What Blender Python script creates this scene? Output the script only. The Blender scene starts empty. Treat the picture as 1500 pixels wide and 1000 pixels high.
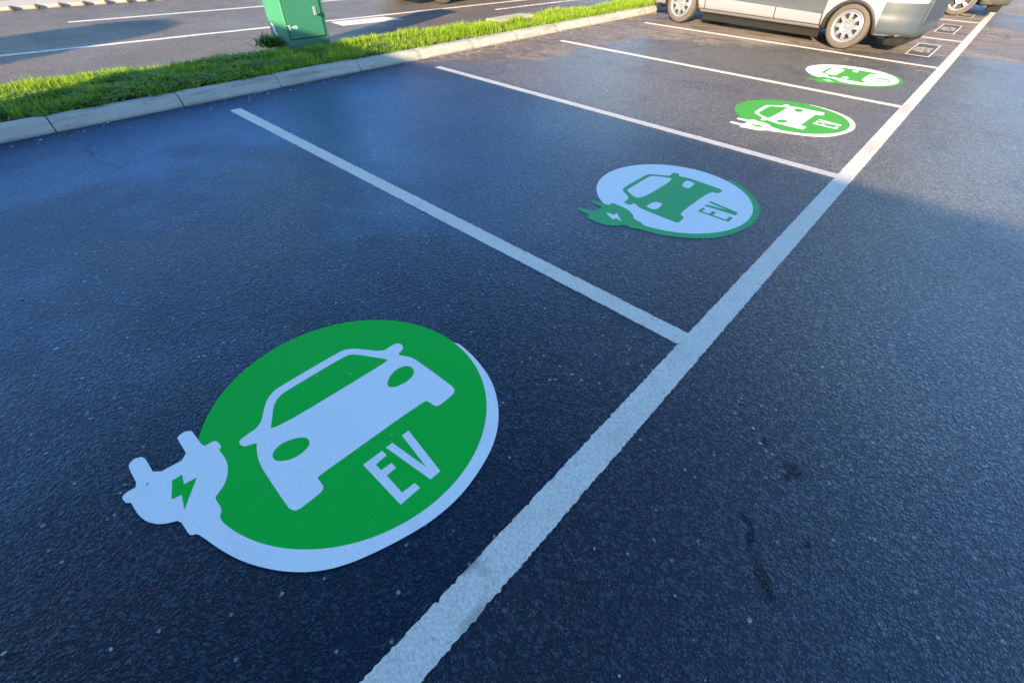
import bpy, bmesh, math, random
import numpy as np
from mathutils import Vector, Matrix
R = math.radians
rng = random.Random(7)
nrg = np.random.default_rng(11)
scn = bpy.context.scene
COL = scn.collection

# ------------------------------------------------------------------ helpers
def mesh_obj(name, verts, faces, mats=None, parent=None, smooth=False, midx=None):
    me = bpy.data.meshes.new(name)
    me.from_pydata([tuple(v) for v in verts], [], [tuple(f) for f in faces])
    me.update()
    o = bpy.data.objects.new(name, me); COL.objects.link(o)
    for m in (mats if isinstance(mats, (list, tuple)) else [mats]):
        if m: me.materials.append(m)
    if midx is not None:
        me.polygons.foreach_set('material_index', midx)
    if smooth:
        me.polygons.foreach_set('use_smooth', [True]*len(me.polygons))
    if parent: o.parent = parent
    return o
def from_bm(name, bm, mats=None, parent=None, smooth=False, weld=True):
    if weld: bmesh.ops.recalc_face_normals(bm, faces=bm.faces)
    me = bpy.data.meshes.new(name); bm.to_mesh(me); bm.free()
    o = bpy.data.objects.new(name, me); COL.objects.link(o)
    for m in (mats if isinstance(mats, (list, tuple)) else [mats]):
        if m: me.materials.append(m)
    if smooth: me.polygons.foreach_set('use_smooth', [True]*len(me.polygons))
    if parent: o.parent = parent
    return o
def thing(name, label, cat, loc=(0,0,0), rz=0, group=None):
    o = bpy.data.objects.new(name, None); COL.objects.link(o)
    o.location = loc; o.rotation_euler = (0,0,rz); o.empty_display_size = .2
    return tag(o, label, cat, group)
def tag(o, label, cat, group=None):
    o['label'] = label; o['category'] = cat
    if group: o['group'] = group
    return o
def struct(o):
    o['kind'] = 'structure'; return o
def box(bm, a, b, bev=0, seg=2):
    r = bmesh.ops.create_cube(bm, size=1)
    vs = r['verts']
    for v in vs:
        v.co = Vector([(a[i]+b[i])/2 + v.co[i]*(b[i]-a[i]) for i in range(3)])
    if bev:
        es = list({e for v in vs for e in v.link_edges})
        bmesh.ops.bevel(bm, geom=es, offset=bev, segments=seg, affect='EDGES', profile=.5)
def lathe(bm, prof, seg=48, axis='y', c=(0,0,0), closed=False):
    """prof: list of (axial, radius)"""
    rows = []
    for a, r in prof:
        row = []
        for k in range(seg):
            t = 2*math.pi*k/seg
            p = (r*math.cos(t), a, r*math.sin(t)) if axis == 'y' else (r*math.cos(t), r*math.sin(t), a)
            row.append(bm.verts.new((p[0]+c[0], p[1]+c[1], p[2]+c[2])))
        rows.append(row)
    n = len(rows)
    for i in range(n if closed else n-1):
        A, B = rows[i], rows[(i+1) % n]
        for k in range(seg):
            bm.faces.new((A[k], A[(k+1)%seg], B[(k+1)%seg], B[k]))
    return rows
def prism(bm, poly, y0, y1):
    """poly in (x,z) extruded along y"""
    A = [bm.verts.new((x, y0, z)) for x, z in poly]; B = [bm.verts.new((x, y1, z)) for x, z in poly]
    n = len(poly)
    bm.faces.new(A); bm.faces.new(B[::-1])
    for i in range(n): bm.faces.new((A[i], B[i], B[(i+1)%n], A[(i+1)%n]))
def interp(x, pts):
    if x <= pts[0][0]: return pts[0][1]
    for (a, b), (c, d) in zip(pts, pts[1:]):
        if x <= c: return b + (d-b)*(x-a)/(c-a)
    return pts[-1][1]

# ------------------------------------------------------------------ materials
class NT:
    def __init__(s, name):
        s.m = bpy.data.materials.new(name); s.m.use_nodes = True
        s.t = s.m.node_tree; s.t.nodes.clear()
        s.out = s.t.nodes.new('ShaderNodeOutputMaterial')
        s.tc = s.t.nodes.new('ShaderNodeTexCoord')
        s.P = s.tc.outputs['Object']
    def n(s, typ, ins=None, **kw):
        nd = s.t.nodes.new(typ)
        for k, v in kw.items(): setattr(nd, k, v)
        for k, v in (ins or {}).items(): s.put(nd.inputs[k], v)
        return nd
    def put(s, inp, v):
        if hasattr(v, 'is_linked') and hasattr(v, 'node'): s.t.links.new(v, inp)
        elif isinstance(v, (tuple, list)) and len(v) == 3 and inp.type == 'RGBA': inp.default_value = (*v, 1)
        else: inp.default_value = v
    def math(s, op, a, b=0.0, c=None, clamp=False):
        nd = s.n('ShaderNodeMath', {0: a, 1: b}, operation=op); nd.use_clamp = clamp
        if c is not None: s.put(nd.inputs[2], c)
        return nd.outputs[0]
    def step(s, x, lo, hi):
        nd = s.n('ShaderNodeMapRange', {'Value': x, 'From Min': lo, 'From Max': hi}, interpolation_type='SMOOTHSTEP')
        return nd.outputs[0]
    def noise(s, scale, detail=3, rough=.55, vec=None, out='Fac', dist=0.0):
        nd = s.n('ShaderNodeTexNoise', {'Vector': vec or s.P, 'Scale': scale, 'Detail': detail, 'Roughness': rough, 'Distortion': dist})
        return nd.outputs[out]
    def vor(s, scale, vec=None, feature='F1'):
        return s.n('ShaderNodeTexVoronoi', {'Vector': vec or s.P, 'Scale': scale}, feature=feature)
    def mix(s, f, a, b):
        nd = s.n('ShaderNodeMix', data_type='RGBA')
        s.put(nd.inputs[0], f); s.put(nd.inputs[6], a); s.put(nd.inputs[7], b)
        return nd.outputs[2]
    def mul(s, c, f):
        nd = s.n('ShaderNodeMix', data_type='RGBA', blend_type='MULTIPLY')
        nd.inputs[0].default_value = 1; s.put(nd.inputs[6], c); s.put(nd.inputs[7], f)
        return nd.outputs[2]
    def scale(s, fac, lo, hi):
        return s.n('ShaderNodeMapRange', {'Value': fac, 'To Min': lo, 'To Max': hi}).outputs[0]
    def bump(s, h, strength, dist, normal=None):
        nd = s.n('ShaderNodeBump', {'Height': h, 'Strength': strength, 'Distance': dist})
        if normal: s.put(nd.inputs['Normal'], normal)
        return nd.outputs[0]
    def bsdf(s, **kw):
        nd = s.n('ShaderNodeBsdfPrincipled', {k.replace('_', ' '): v for k, v in kw.items()})
        s.t.links.new(nd.outputs[0], s.out.inputs[0]); return s.m
def plain(name, col, rough=.5, metal=0.0, grain=0.0, gscale=60, coat=0.0, bump=0.0, spec=.5):
    t = NT(name); c = col
    if grain:
        f = t.noise(gscale, 4, .6)
        c = t.mix(f, tuple(max(0, v*(1-grain)) for v in col), tuple(min(1, v*(1+grain)) for v in col))
    kw = dict(Base_Color=c, Roughness=rough, Metallic=metal, Coat_Weight=coat, Specular_IOR_Level=spec)
    if bump: kw['Normal'] = t.bump(t.noise(gscale, 4, .6), bump, .01)
    return t.bsdf(**kw)

def asphalt_mat(name, kind):
    t = NT(name)
    sep = t.n('ShaderNodeSeparateXYZ', {0: t.P}); X, Y = sep.outputs[0], sep.outputs[1]
    wv = t.n('ShaderNodeVectorMath', {0: t.P, 1: t.n('ShaderNodeVectorMath', {0: t.noise(70, 3, .6, out='Color'), 'Scale': .010}, operation='SCALE').outputs[0]}, operation='ADD').outputs[0]
    v1 = t.vor(128, vec=wv); d1, c1 = v1.outputs['Distance'], v1.outputs['Color']
    r1 = t.n('ShaderNodeSeparateColor', {0: c1}).outputs[0]
    v2 = t.vor(55); d2 = v2.outputs['Distance']; r2 = t.n('ShaderNodeSeparateColor', {0: v2.outputs['Color']}).outputs[1]
    fine = t.noise(330, 3, .6)
    big = t.step(t.noise(.62, 4, .6), .32, .68); mid = t.noise(4.5, 4, .6)
    # aggregate stones set in bitumen
    stone = t.math('MULTIPLY', t.step(d1, .55, .15), t.step(r1, .25, .9))
    bit, stc = t.mix(big, BIT_LO, BIT_HI), t.mix(r2, STONE_LO, STONE_HI)
    if kind == 'park':
        # aisle and farther bays paler: wear plus sunlit brightness painted into the colour
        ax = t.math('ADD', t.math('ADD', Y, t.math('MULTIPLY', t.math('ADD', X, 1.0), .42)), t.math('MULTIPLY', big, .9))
        age_lit = t.math('MAXIMUM', t.math('MULTIPLY', t.step(X, -.05, .10), t.scale(t.step(t.math('ADD', Y, t.math('MULTIPLY', X, .5)), -1.2, 2.6), .16, 1)), t.step(ax, -.6, 3.6))
        bit = t.mix(age_lit, bit, t.mix(big, AGED_LIT_LO, AGED_LIT_HI)); stc = t.mix(age_lit, stc, t.mix(r2, ASTONE_LIT_LO, ASTONE_LIT_HI))
    col = t.mix(t.math('MULTIPLY', stone, .75), bit, stc)
    col = t.mul(col, t.mix(fine, (.55,.55,.55), (1.45,1.45,1.45)))
    col = t.mul(col, t.mix(mid, (.78,.78,.8), (1.22,1.22,1.2)))
    if kind == 'park':
        # blotchy wear in the paler dressing
        bl_ = t.math('MULTIPLY', t.step(t.noise(1.5, 6, .7, dist=1.0), .50, .62), age_lit)
        col = t.mul(col, t.mix(bl_, (1,1,1), (.74,.74,.76)))
    # pale chips
    chip = t.math('MULTIPLY', t.step(d2, .30, .18), t.step(r2, .966, .975))
    col = t.mix(t.math('MULTIPLY', chip, .7), col, (.34,.33,.30))
    v3 = t.vor(21); r3 = t.n('ShaderNodeSeparateColor', {0: v3.outputs['Color']}).outputs[0]
    chip2 = t.math('MULTIPLY', t.step(v3.outputs['Distance'], .16, .10), t.step(r3, .93, .936))
    col = t.mix(chip2, col, (.42,.41,.38))
    old = None
    n1 = t.math('SUBTRACT', t.noise(2.2, 5, .65), .5)
    n2 = t.math('SUBTRACT', t.noise(9, 5, .7), .5)
    wob = t.math('ADD', t.math('MULTIPLY', n1, 1.3), t.math('MULTIPLY', n2, .9))
    if kind == 'park':
        # aisle: newer dressing stops near y=8.65
        ea = t.step(t.math('ADD', Y, t.math('MULTIPLY', n2, .18)), 8.62, 8.70)
        stripe = t.math('SUBTRACT', 1.0, t.math('MULTIPLY', t.step(Y, 9.30, 9.36), t.math('SUBTRACT', 1.0, t.step(Y, 9.55, 9.72))))
        ea = t.math('MULTIPLY', ea, t.scale(stripe, .45, 1))
        yy = t.math('ADD', Y, t.math('MULTIPLY', X, .35))
        yy = t.math('ADD', yy, t.math('MULTIPLY', n2, .2))
        dk_shade = t.math('MULTIPLY', t.step(yy, 12.38, 12.44), t.math('SUBTRACT', 1.0, t.step(yy, 14.9, 15.2)))  # dark band across the far aisle, a cast shadow painted in
        ea = t.math('MULTIPLY', ea, t.math('SUBTRACT', 1.0, t.math('MULTIPLY', dk_shade, .85)))
        ea = t.math('MULTIPLY', ea, t.step(X, .0, .04))
        # bays: newer dressing ends in a ragged diagonal, tan grit along the kerb
        lim = t.n('ShaderNodeMapRange', {'Value': X, 'From Min': -4.2, 'From Max': -.3, 'To Min': 5.9, 'To Max': 8.3}).outputs[0]
        e1 = t.step(t.math('ADD', t.math('SUBTRACT', Y, lim), t.math('MULTIPLY', wob, .55)), -.06, .06)
        kx = t.math('ADD', t.math('ADD', X, 3.98), t.math('MULTIPLY', wob, .95))
        yk = t.step(t.math('ADD', Y, t.math('MULTIPLY', wob, .6)), 2.4, 3.9)
        kx = t.math('ADD', kx, t.math('MULTIPLY', t.math('SUBTRACT', 1.0, yk), .95))
        e2 = t.math('SUBTRACT', 1.0, t.step(kx, -.08, .12))
        e2 = t.math('MULTIPLY', e2, t.step(Y, 1.9, 3.0))
        # worn pale scabs around the third bay line
        bandc = t.math('ABSOLUTE', t.math('SUBTRACT', Y, t.math('ADD', 7.05, t.math('MULTIPLY', X, .06))))
        sc = t.math('MULTIPLY', t.step(t.math('ADD', n1, t.math('MULTIPLY', n2, 1.4)), .10, .2), t.math('SUBTRACT', 1.0, t.step(bandc, .3, .75)))
        eb = t.math('MAXIMUM', t.math('MAXIMUM', e1, e2), sc)
        eb = t.math('MULTIPLY', eb, t.math('SUBTRACT', 1.0, t.step(X, -.02, .01)))
        old = t.math('MAXIMUM', ea, eb)
    elif kind == 'road':
        old = t.scale(t.step(t.noise(1.1, 4, .6), .3, .7), .58, .76)
    if old is not None:
        oc = t.mix(t.noise(60, 4, .7), OLD_LO, OLD_HI)
        oc = t.mul(oc, t.mix(t.noise(1.7, 5, .65), (.72,.72,.74), (1.22,1.2,1.16)))
        oc = t.mul(oc, t.mix(fine, (.7,.7,.7), (1.3,1.3,1.3)))
        if kind == 'park':
            # streaks swept along the aisle and brown grit by the kerb
            sv = t.n('ShaderNodeMapping', {'Vector': t.P, 'Scale': (.7, 5.5, 1)}).outputs[0]
            oc = t.mul(oc, t.mix(t.step(t.noise(1.0, 4, .6, vec=sv), .35, .65), (.95,.92,.89), (1.45,1.42,1.38)))
            oc = t.mix(t.math('MULTIPLY', t.math('SUBTRACT', 1.0, t.step(X, -4.7, -3.3)), .55), oc, (.19,.14,.098))
            ks = t.math('MULTIPLY', t.step(t.math('ADD', t.noise(5.5, 6, .72, dist=.8), t.math('MULTIPLY', n2, .5)), .54, .62), t.math('SUBTRACT', 1.0, t.step(X, -4.2, -3.0)))
            oc = t.mix(t.math('MULTIPLY', ks, .65), oc, (.42,.35,.28))
            df = t.math('MULTIPLY', t.step(t.noise(1.9, 5, .7, dist=1.2), .52, .60), .45)
            oc = t.mix(df, oc, (.075,.066,.058))
        col = t.mix(old, col, oc)
    dull = 0.0
    # oil drips / damp spots
    if kind == 'park':
        for (sx, sy, rx, ry, rot) in ((.603,-.361,.034,.038,0), (.595,-.40,.016,.02,.4), (.555,-.655,.014,.034,.9), (.578,-.70,.012,.045,.25), (.655,-.795,.019,.066,.72), (.72,-.60,.010,.016,0), (.48,-.30,.01,.022,.5), (-1.9,.9,.5,.18,.3)):
            mp = t.n('ShaderNodeMapping', {'Vector': t.P, 'Location': (sx, sy, 0), 'Rotation': (0,0,rot), 'Scale': (rx, ry, 1)}, vector_type='TEXTURE')
            ln = t.n('ShaderNodeVectorMath', {0: mp.outputs[0]}, operation='LENGTH').outputs['Value']
            ln = t.math('ADD', ln, t.math('MULTIPLY', t.noise(22, 3, .6), 1.6))
            f = t.math('SUBTRACT', 1.0, t.step(ln, 1.35, 2.1))
            if rx < .1: dull = t.math('MAXIMUM', f, dull)
            col = t.mix(t.math('MULTIPLY', f, .9 if rx < .1 else .25), col, (.004,.008,.018))
        # crack from the kerb joint
        cy = t.math('ADD', t.math('ADD', Y, 1.235), t.math('MULTIPLY', t.math('SUBTRACT', t.noise(3.2, 4, .6), .5), .42))
        cr = t.math('SUBTRACT', 1.0, t.step(t.math('ABSOLUTE', cy), .004, .018))
        cr = t.math('MULTIPLY', cr, t.math('SUBTRACT', 1.0, t.step(X, -4.3, -3.4)))
        col = t.mix(t.math('MULTIPLY', cr, .7), col, (.002,.0025,.003)); dull = t.math('MAXIMUM', t.math('MULTIPLY', cr, .55), dull)
    rough = t.math('ADD', t.scale(big, ROUGH[0], ROUGH[1]), t.math('MULTIPLY', t.math('SUBTRACT', mid, .5), .12))
    if old is not None: rough = t.math('ADD', rough, t.math('MULTIPLY', old, .2))
    h = t.math('ADD', t.math('MULTIPLY', t.step(d1, .75, .05), t.scale(r1, .3, 1)), t.math('MULTIPLY', fine, .55))
    h = t.math('ADD', h, t.math('MULTIPLY', t.noise(38, 3, .6), .8))
    h = t.math('ADD', h, t.math('MULTIPLY', t.step(d2, .7, .1), t.scale(r2, .0, .8)))
    cav = t.step(h, .7, 1.5)
    col = t.mul(col, t.mix(cav, (.5,.5,.5), (1.3,1.3,1.3)))
    nrm = t.bump(h, BUMP[0], BUMP[1])
    spt = t.mix(age_lit, SPEC_TINT, (.85,.9,1)) if kind == 'park' else (.6,.78,1.0)
    kw = {}
    if kind == 'park':
        # a thin damp film left in irregular patches over the near bays
        dm = t.step(t.math('ADD', t.noise(.55, 3, .55, dist=.6), t.math('MULTIPLY', t.noise(2.6, 4, .6), .28)), .50, .80)
        rg = t.math('MULTIPLY', t.step(X, -.4, -2.2), t.step(ax, 2.6, .2))
        damp = t.math('MULTIPLY', dm, t.math('ADD', t.math('MULTIPLY', rg, .95), .05))
    spl = t.math('MULTIPLY', t.scale(cav, .45, 1.25), SPEC if kind == 'park' else .26)
    t.bsdf(Base_Color=col, Roughness=rough, Normal=nrm, Specular_IOR_Level=spl, Specular_Tint=spt)
    if kind == 'park':
        # sky's blue reflection tinted into the gloss, strongest on the damp film
        pb = [n_ for n_ in t.t.nodes if n_.type == 'BSDF_PRINCIPLED'][0]
        gl = t.n('ShaderNodeBsdfGlossy', {'Color': (.29,.55,.95), 'Roughness': t.scale(damp, .42, .25), 'Normal': t.bump(h, .75, .009)})
        fr = t.n('ShaderNodeFresnel', {'IOR': 1.5, 'Normal': t.bump(h, .6, .006)}).outputs[0]
        f = t.math('MULTIPLY', fr, t.math('ADD', .36, t.math('ADD', t.math('MULTIPLY', damp, .62), t.math('MULTIPLY', t.step(X, .2, 1.1), .55))))
        f = t.math('MULTIPLY', f, t.math('SUBTRACT', 1.0, t.math('MULTIPLY', age_lit, .74)))
        f = t.math('MULTIPLY', f, t.math('SUBTRACT', 1.0, t.math('MULTIPLY', old, .8)), clamp=True)
        f = t.math('MULTIPLY', f, t.math('SUBTRACT', 1.0, t.math('MULTIPLY', dull, .8)))
        mx = t.n('ShaderNodeMixShader', {0: f, 1: pb.outputs[0], 2: gl.outputs[0]})
        t.t.links.new(mx.outputs[0], t.out.inputs[0])
    return t.m

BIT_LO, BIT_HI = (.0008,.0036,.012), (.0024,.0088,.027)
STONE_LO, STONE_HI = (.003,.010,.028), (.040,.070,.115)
AGED_LIT_LO, AGED_LIT_HI = (.118,.104,.083), (.185,.166,.136)
ASTONE_LIT_LO, ASTONE_LIT_HI = (.17,.154,.130), (.42,.39,.335)
OLD_LO, OLD_HI = (.20,.170,.145), (.40,.345,.295)
ROUGH = (.30, .46); BUMP = (1.0, .011); SPEC = .30; SPEC_TINT = (.2,.55,1.0)
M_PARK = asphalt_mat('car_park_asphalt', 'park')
M_ROAD = asphalt_mat('road_asphalt', 'road')

def line_paint(name, base, worn, wornamt=.5, dirty=None):
    t = NT(name)
    v = t.vor(90); d = v.outputs['Distance']
    g = t.noise(240, 3, .6); pit = t.step(t.math('ADD', t.noise(130, 4, .7), t.math('MULTIPLY', d, .30)), .60, .86)
    ed = t.n('ShaderNodeTexVoronoi', {'Vector': t.n('ShaderNodeVectorMath', {0: t.P, 1: t.n('ShaderNodeVectorMath', {0: t.noise(40, 3, .6, out='Color'), 'Scale': .012}, operation='SCALE').outputs[0]}, operation='ADD').outputs[0], 'Scale': 62}, feature='DISTANCE_TO_EDGE').outputs['Distance']
    crk = t.math('SUBTRACT', 1.0, t.step(ed, .02, .10))
    w = t.step(t.noise(6, 5, .65), .42, .72)
    col = t.mix(g, tuple(c*.9 for c in base), base)
    col = t.mix(t.math('MULTIPLY', pit, wornamt), col, worn)
    col = t.mix(t.math('MULTIPLY', crk, t.scale(w, .22, .55)), col, worn)
    col = t.mix(t.math('MULTIPLY', w, wornamt*.45), col, tuple(c*.62 for c in base))
    if dirty:
        for (x, y, rx, ry, a) in dirty:
            mp = t.n('ShaderNodeMapping', {'Vector': t.P, 'Location': (x, y, 0), 'Scale': (rx, ry, 1)}, vector_type='TEXTURE')
            ln = t.n('ShaderNodeVectorMath', {0: mp.outputs[0]}, operation='LENGTH').outputs['Value']
            ln = t.math('ADD', ln, t.math('MULTIPLY', t.noise(30, 4, .65), .9))
            f = t.math('SUBTRACT', 1.0, t.step(ln, .7, 1.6))
            col = t.mix(t.math('MULTIPLY', f, a), col, (.20,.17,.14))
    h = t.math('ADD', t.math('MULTIPLY', d, -.8), t.math('MULTIPLY', t.noise(45, 4, .65), 1.4))
    return t.bsdf(Base_Color=col, Roughness=.62, Normal=t.bump(h, .55, .006))
WHITE = (.76,.69,.57)
M_LINE = line_paint('white_line_paint', WHITE, (.33,.30,.25), .5, [(.03,-1.33,.04,.025,.3), (.103,-1.43,.018,.07,.5), (.002,-1.34,.014,.05,.55), (.05,3.35,.07,.3,.25), (.05,4.9,.07,.35,.3)])
M_RLINE = line_paint('road_line_paint', (.70,.66,.58), (.36,.32,.27), .5)
def emblem_paint(name, col, dark):
    t = NT(name)
    g = t.noise(300, 3, .6); b = t.noise(5, 4, .6)
    c = t.mix(g, tuple(v*.94 for v in col), tuple(min(1, v*1.05) for v in col))
    c = t.mix(t.math('MULTIPLY', t.step(b, .45, .8), .22), c, dark)
    c = t.mix(t.math('MULTIPLY', t.step(t.noise(110, 3, .7), .66, .74), .35), c, dark)
    c = t.mix(t.math('MULTIPLY', t.step(t.noise(190, 2, .6), .73, .78), t.step(t.noise(1.7, 3, .6), .5, .65)), c, (.02,.025,.03))
    h = t.math('ADD', t.noise(60, 4, .6), t.math('MULTIPLY', t.vor(105).outputs['Distance'], -.9))
    return t.bsdf(Base_Color=c, Roughness=.55, Normal=t.bump(h, .30, .005), Specular_IOR_Level=.07)
M_GREEN = emblem_paint('green_marking_sheet', (.004,.45,.045), (.004,.36,.04))
M_GREEN2 = emblem_paint('teal_green_marking_sheet', (.06,.39,.13), (.05,.30,.11))
M_GREEN3 = emblem_paint('light_green_marking_sheet', (.062,.34,.045), (.05,.26,.04))
M_WHITE = emblem_paint('white_marking_sheet', (.80,.78,.73), (.60,.58,.54))
def concrete(name, base, stain, sc=1.0):
    t = NT(name)
    f = t.noise(7*sc, 5, .65); g = t.noise(140*sc, 4, .65)
    c = t.mix(f, tuple(v*.8 for v in base), tuple(min(1, v*1.15) for v in base))
    c = t.mul(c, t.mix(g, (.82,.82,.82), (1.16,1.16,1.16)))
    sv = t.n('ShaderNodeMapping', {'Vector': t.P, 'Scale': (3, .5, 6)}).outputs[0]
    c = t.mix(t.math('MULTIPLY', t.step(t.noise(3.0, 5, .7, vec=sv), .48, .70), .7), c, stain)
    c = t.mix(t.math('MULTIPLY', t.step(t.noise(28*sc, 4, .7), .58, .70), .45), c, stain)
    z = t.n('ShaderNodeSeparateXYZ', {0: t.P}).outputs[2]
    low = t.math('SUBTRACT', 1.0, t.step(t.math('ADD', z, t.math('MULTIPLY', f, .02)), .012, .04))
    c = t.mix(t.math('MULTIPLY', low, .6), c, stain)
    return t.bsdf(Base_Color=c, Roughness=.85, Normal=t.bump(t.math('ADD', g, f), .4, .004))
M_KERB = concrete('kerb_concrete', (.385,.38,.325), (.19,.175,.14))
M_JOINT = plain('joint_mortar', (.05,.045,.04), .95)
M_SLAB = concrete('slab_concrete', (.46,.44,.39), (.3,.28,.22))
M_ISLAND = concrete('island_concrete', (.42,.39,.33), (.31,.28,.23))
M_SOIL = plain('verge_soil', (.045,.038,.02), .95, grain=.5, gscale=30, bump=.6)
SKY_STRENGTH, SUN_STRENGTH, SUN_COLOR, EXPOSURE = 0.12, 4.5, (1.0,.74,.44), 2.0
EMBLEM_A = {
  'plug': [(0.0726,-0.5836),(0.0636,-0.5986),(0.0516,-0.6016),(-0.0114,-0.6036),(-0.0284,-0.6336),(-0.0474,-0.6546),(-0.0804,-0.6746),(-0.1224,-0.6846),(-0.1584,-0.6866),(-0.1864,-0.6866),(-0.1954,-0.6986),(-0.2214,-0.7016),(-0.2304,-0.6976),(-0.2354,-0.6856),(-0.2334,-0.6526),(-0.3304,-0.6516),(-0.3474,-0.6456),(-0.3564,-0.6266),(-0.3454,-0.6076),(-0.3294,-0.6016),(-0.2374,-0.6016),(-0.2284,-0.4986),(-0.3374,-0.4966),(-0.3444,-0.4916),(-0.3504,-0.4706),(-0.3394,-0.4516),(-0.3244,-0.4476),(-0.2324,-0.4476),(-0.2334,-0.4176),(-0.2244,-0.4046),(-0.1954,-0.4026),(-0.1854,-0.4066),(-0.1804,-0.4156),(-0.1384,-0.4136),(-0.0974,-0.4196),(-0.0614,-0.4356),(-0.0334,-0.4576),(-0.0174,-0.4826),(-0.0084,-0.4996),(0.0456,-0.4996),(0.0706,-0.5166),(0.0972,-0.5156),(0.1231,-0.51),(0.1487,-0.5032),(0.174,-0.495),(0.1988,-0.4856),(0.223,-0.4749),(0.2468,-0.463),(0.2698,-0.45),(0.2922,-0.4358),(0.3139,-0.4205),(0.3347,-0.4041),(0.3547,-0.3866),(0.3738,-0.3682),(0.3919,-0.3489),(0.409,-0.3286),(0.4251,-0.3075),(0.4401,-0.2856),(0.454,-0.263),(0.4667,-0.2398),(0.4782,-0.2159),(0.4885,-0.1914),(0.4976,-0.1665),(0.5053,-0.1412),(0.5118,-0.1154),(0.517,-0.0894),(0.5209,-0.0632),(0.5234,-0.0368),(0.5246,-0.0103),(0.5244,0.0162),(0.5229,0.0427),(0.5201,0.0691),(0.516,0.0953),(0.5105,0.1212),(0.5037,0.1468),(0.4957,0.1721),(0.4863,0.1969),(0.4758,0.2213),(0.464,0.245),(0.451,0.2681),(0.4369,0.2906),(0.4216,0.3123),(0.4053,0.3332),(0.388,0.3533),(0.3696,0.3724),(0.3503,0.3906),(0.3301,0.4078),(0.3091,0.424),(0.2873,0.439),(0.2647,0.453),(0.2415,0.4658),(0.2177,0.4774),(0.1933,0.4878),(0.1684,0.4969),(0.143,0.5048),(0.1174,0.5114),(0.0914,0.5167),(0.0651,0.5206),(0.0388,0.5233),(0.0123,0.5245),(0.0376,0.5353),(0.0736,0.5324),(0.114,0.528),(0.1526,0.5214),(0.1889,0.5127),(0.226,0.5021),(0.2624,0.4894),(0.2966,0.4744),(0.3286,0.4568),(0.3591,0.4366),(0.3876,0.4149),(0.4136,0.3924),(0.4369,0.3694),(0.4579,0.3452),(0.4768,0.3202),(0.4936,0.2944),(0.5081,0.268),(0.5204,0.2408),(0.531,0.2127),(0.5406,0.1834),(0.5494,0.1523),(0.5571,0.1197),(0.5633,0.087),(0.5676,0.0554),(0.5696,0.0252),(0.5696,-0.0043),(0.5682,-0.0329),(0.5656,-0.0606),(0.5617,-0.087),(0.5564,-0.1123),(0.5502,-0.137),(0.5436,-0.1616),(0.5363,-0.1867),(0.5282,-0.2119),(0.5198,-0.2362),(0.5116,-0.2586),(0.5038,-0.2785),(0.4963,-0.2967),(0.4883,-0.3138),(0.4796,-0.3306),(0.4699,-0.3472),(0.4596,-0.3632),(0.4485,-0.3787),(0.4366,-0.3936),(0.4238,-0.4079),(0.4101,-0.4216),(0.3957,-0.4348),(0.3806,-0.4476),(0.3646,-0.46),(0.3478,-0.4721),(0.3303,-0.4836),(0.3126,-0.4946),(0.2942,-0.505),(0.2753,-0.5149),(0.2563,-0.5242),(0.2376,-0.5326),(0.2191,-0.5399),(0.2006,-0.5464),(0.1826,-0.5523),(0.1656,-0.5576),(0.1485,-0.5626),(0.1316,-0.5671),(0.1169,-0.5709),(0.1066,-0.5736)],
  'car': [(0.2096,-0.3516),(0.2226,-0.3446),(0.2276,-0.3286),(0.2256,-0.2526),(0.2146,-0.2406),(0.1956,-0.2376),(0.1686,-0.2376),(0.1666,-0.2206),(0.1736,0.2244),(0.1936,0.2314),(0.2216,0.2324),(0.2346,0.2454),(0.2316,0.3234),(0.2196,0.3414),(0.1956,0.3484),(-0.0134,0.3414),(-0.0534,0.3374),(-0.1014,0.3084),(-0.1094,0.3114),(-0.1194,0.3444),(-0.1424,0.3584),(-0.1664,0.3504),(-0.1724,0.3244),(-0.1704,0.2724),(-0.2724,0.2024),(-0.2974,0.1704),(-0.3044,0.1414),(-0.3034,-0.1316),(-0.2924,-0.1706),(-0.2624,-0.2076),(-0.1764,-0.2666),(-0.1694,-0.3436),(-0.1614,-0.3536),(-0.1434,-0.3546),(-0.1284,-0.3476),(-0.1134,-0.3096),(-0.0844,-0.3256),(-0.0424,-0.3386),(0.0036,-0.3466),(0.1696,-0.3536),(0.1976,-0.3546)],
  'window': [(-0.1214,-0.2576),(-0.1724,-0.2256),(-0.2244,-0.1936),(-0.2494,-0.1676),(-0.2644,-0.1346),(-0.2644,0.1494),(-0.2484,0.1794),(-0.1204,0.2574),(-0.1064,0.2544)],
  'lamp_l': [(0.0106,-0.2996),(-0.0114,-0.3026),(-0.0324,-0.2926),(-0.0434,-0.2716),(-0.0454,-0.2426),(-0.0274,-0.1996),(-0.0044,-0.1786),(0.0216,-0.1796),(0.0376,-0.1956),(0.0446,-0.2286),(0.0386,-0.2666)],
  'lamp_r': [(0.0146,0.1684),(-0.0074,0.1774),(-0.0334,0.2144),(-0.0424,0.2484),(-0.0334,0.2854),(-0.0104,0.3024),(0.0166,0.2984),(0.0376,0.2754),(0.0456,0.2374),(0.0366,0.1894)],
  'E': [(0.2396,-0.1036),(0.2406,-0.0256),(0.2676,-0.0256),(0.2706,-0.0736),(0.3026,-0.0736),(0.3046,-0.0326),(0.3316,-0.0326),(0.3326,-0.0726),(0.4206,-0.0756),(0.4236,-0.0256),(0.4506,-0.0246),(0.4506,-0.1046)],
  'V': [(0.2396,-0.0086),(0.2406,0.0194),(0.4076,0.0394),(0.2406,0.0624),(0.2406,0.0924),(0.4526,0.0624),(0.4526,0.0194)],
  'bolt': [(-0.1734,-0.5696),(-0.1714,-0.5386),(-0.1304,-0.5486),(-0.1254,-0.5096),(-0.0364,-0.5806),(-0.0964,-0.5676),(-0.1024,-0.5956)],
}
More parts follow.
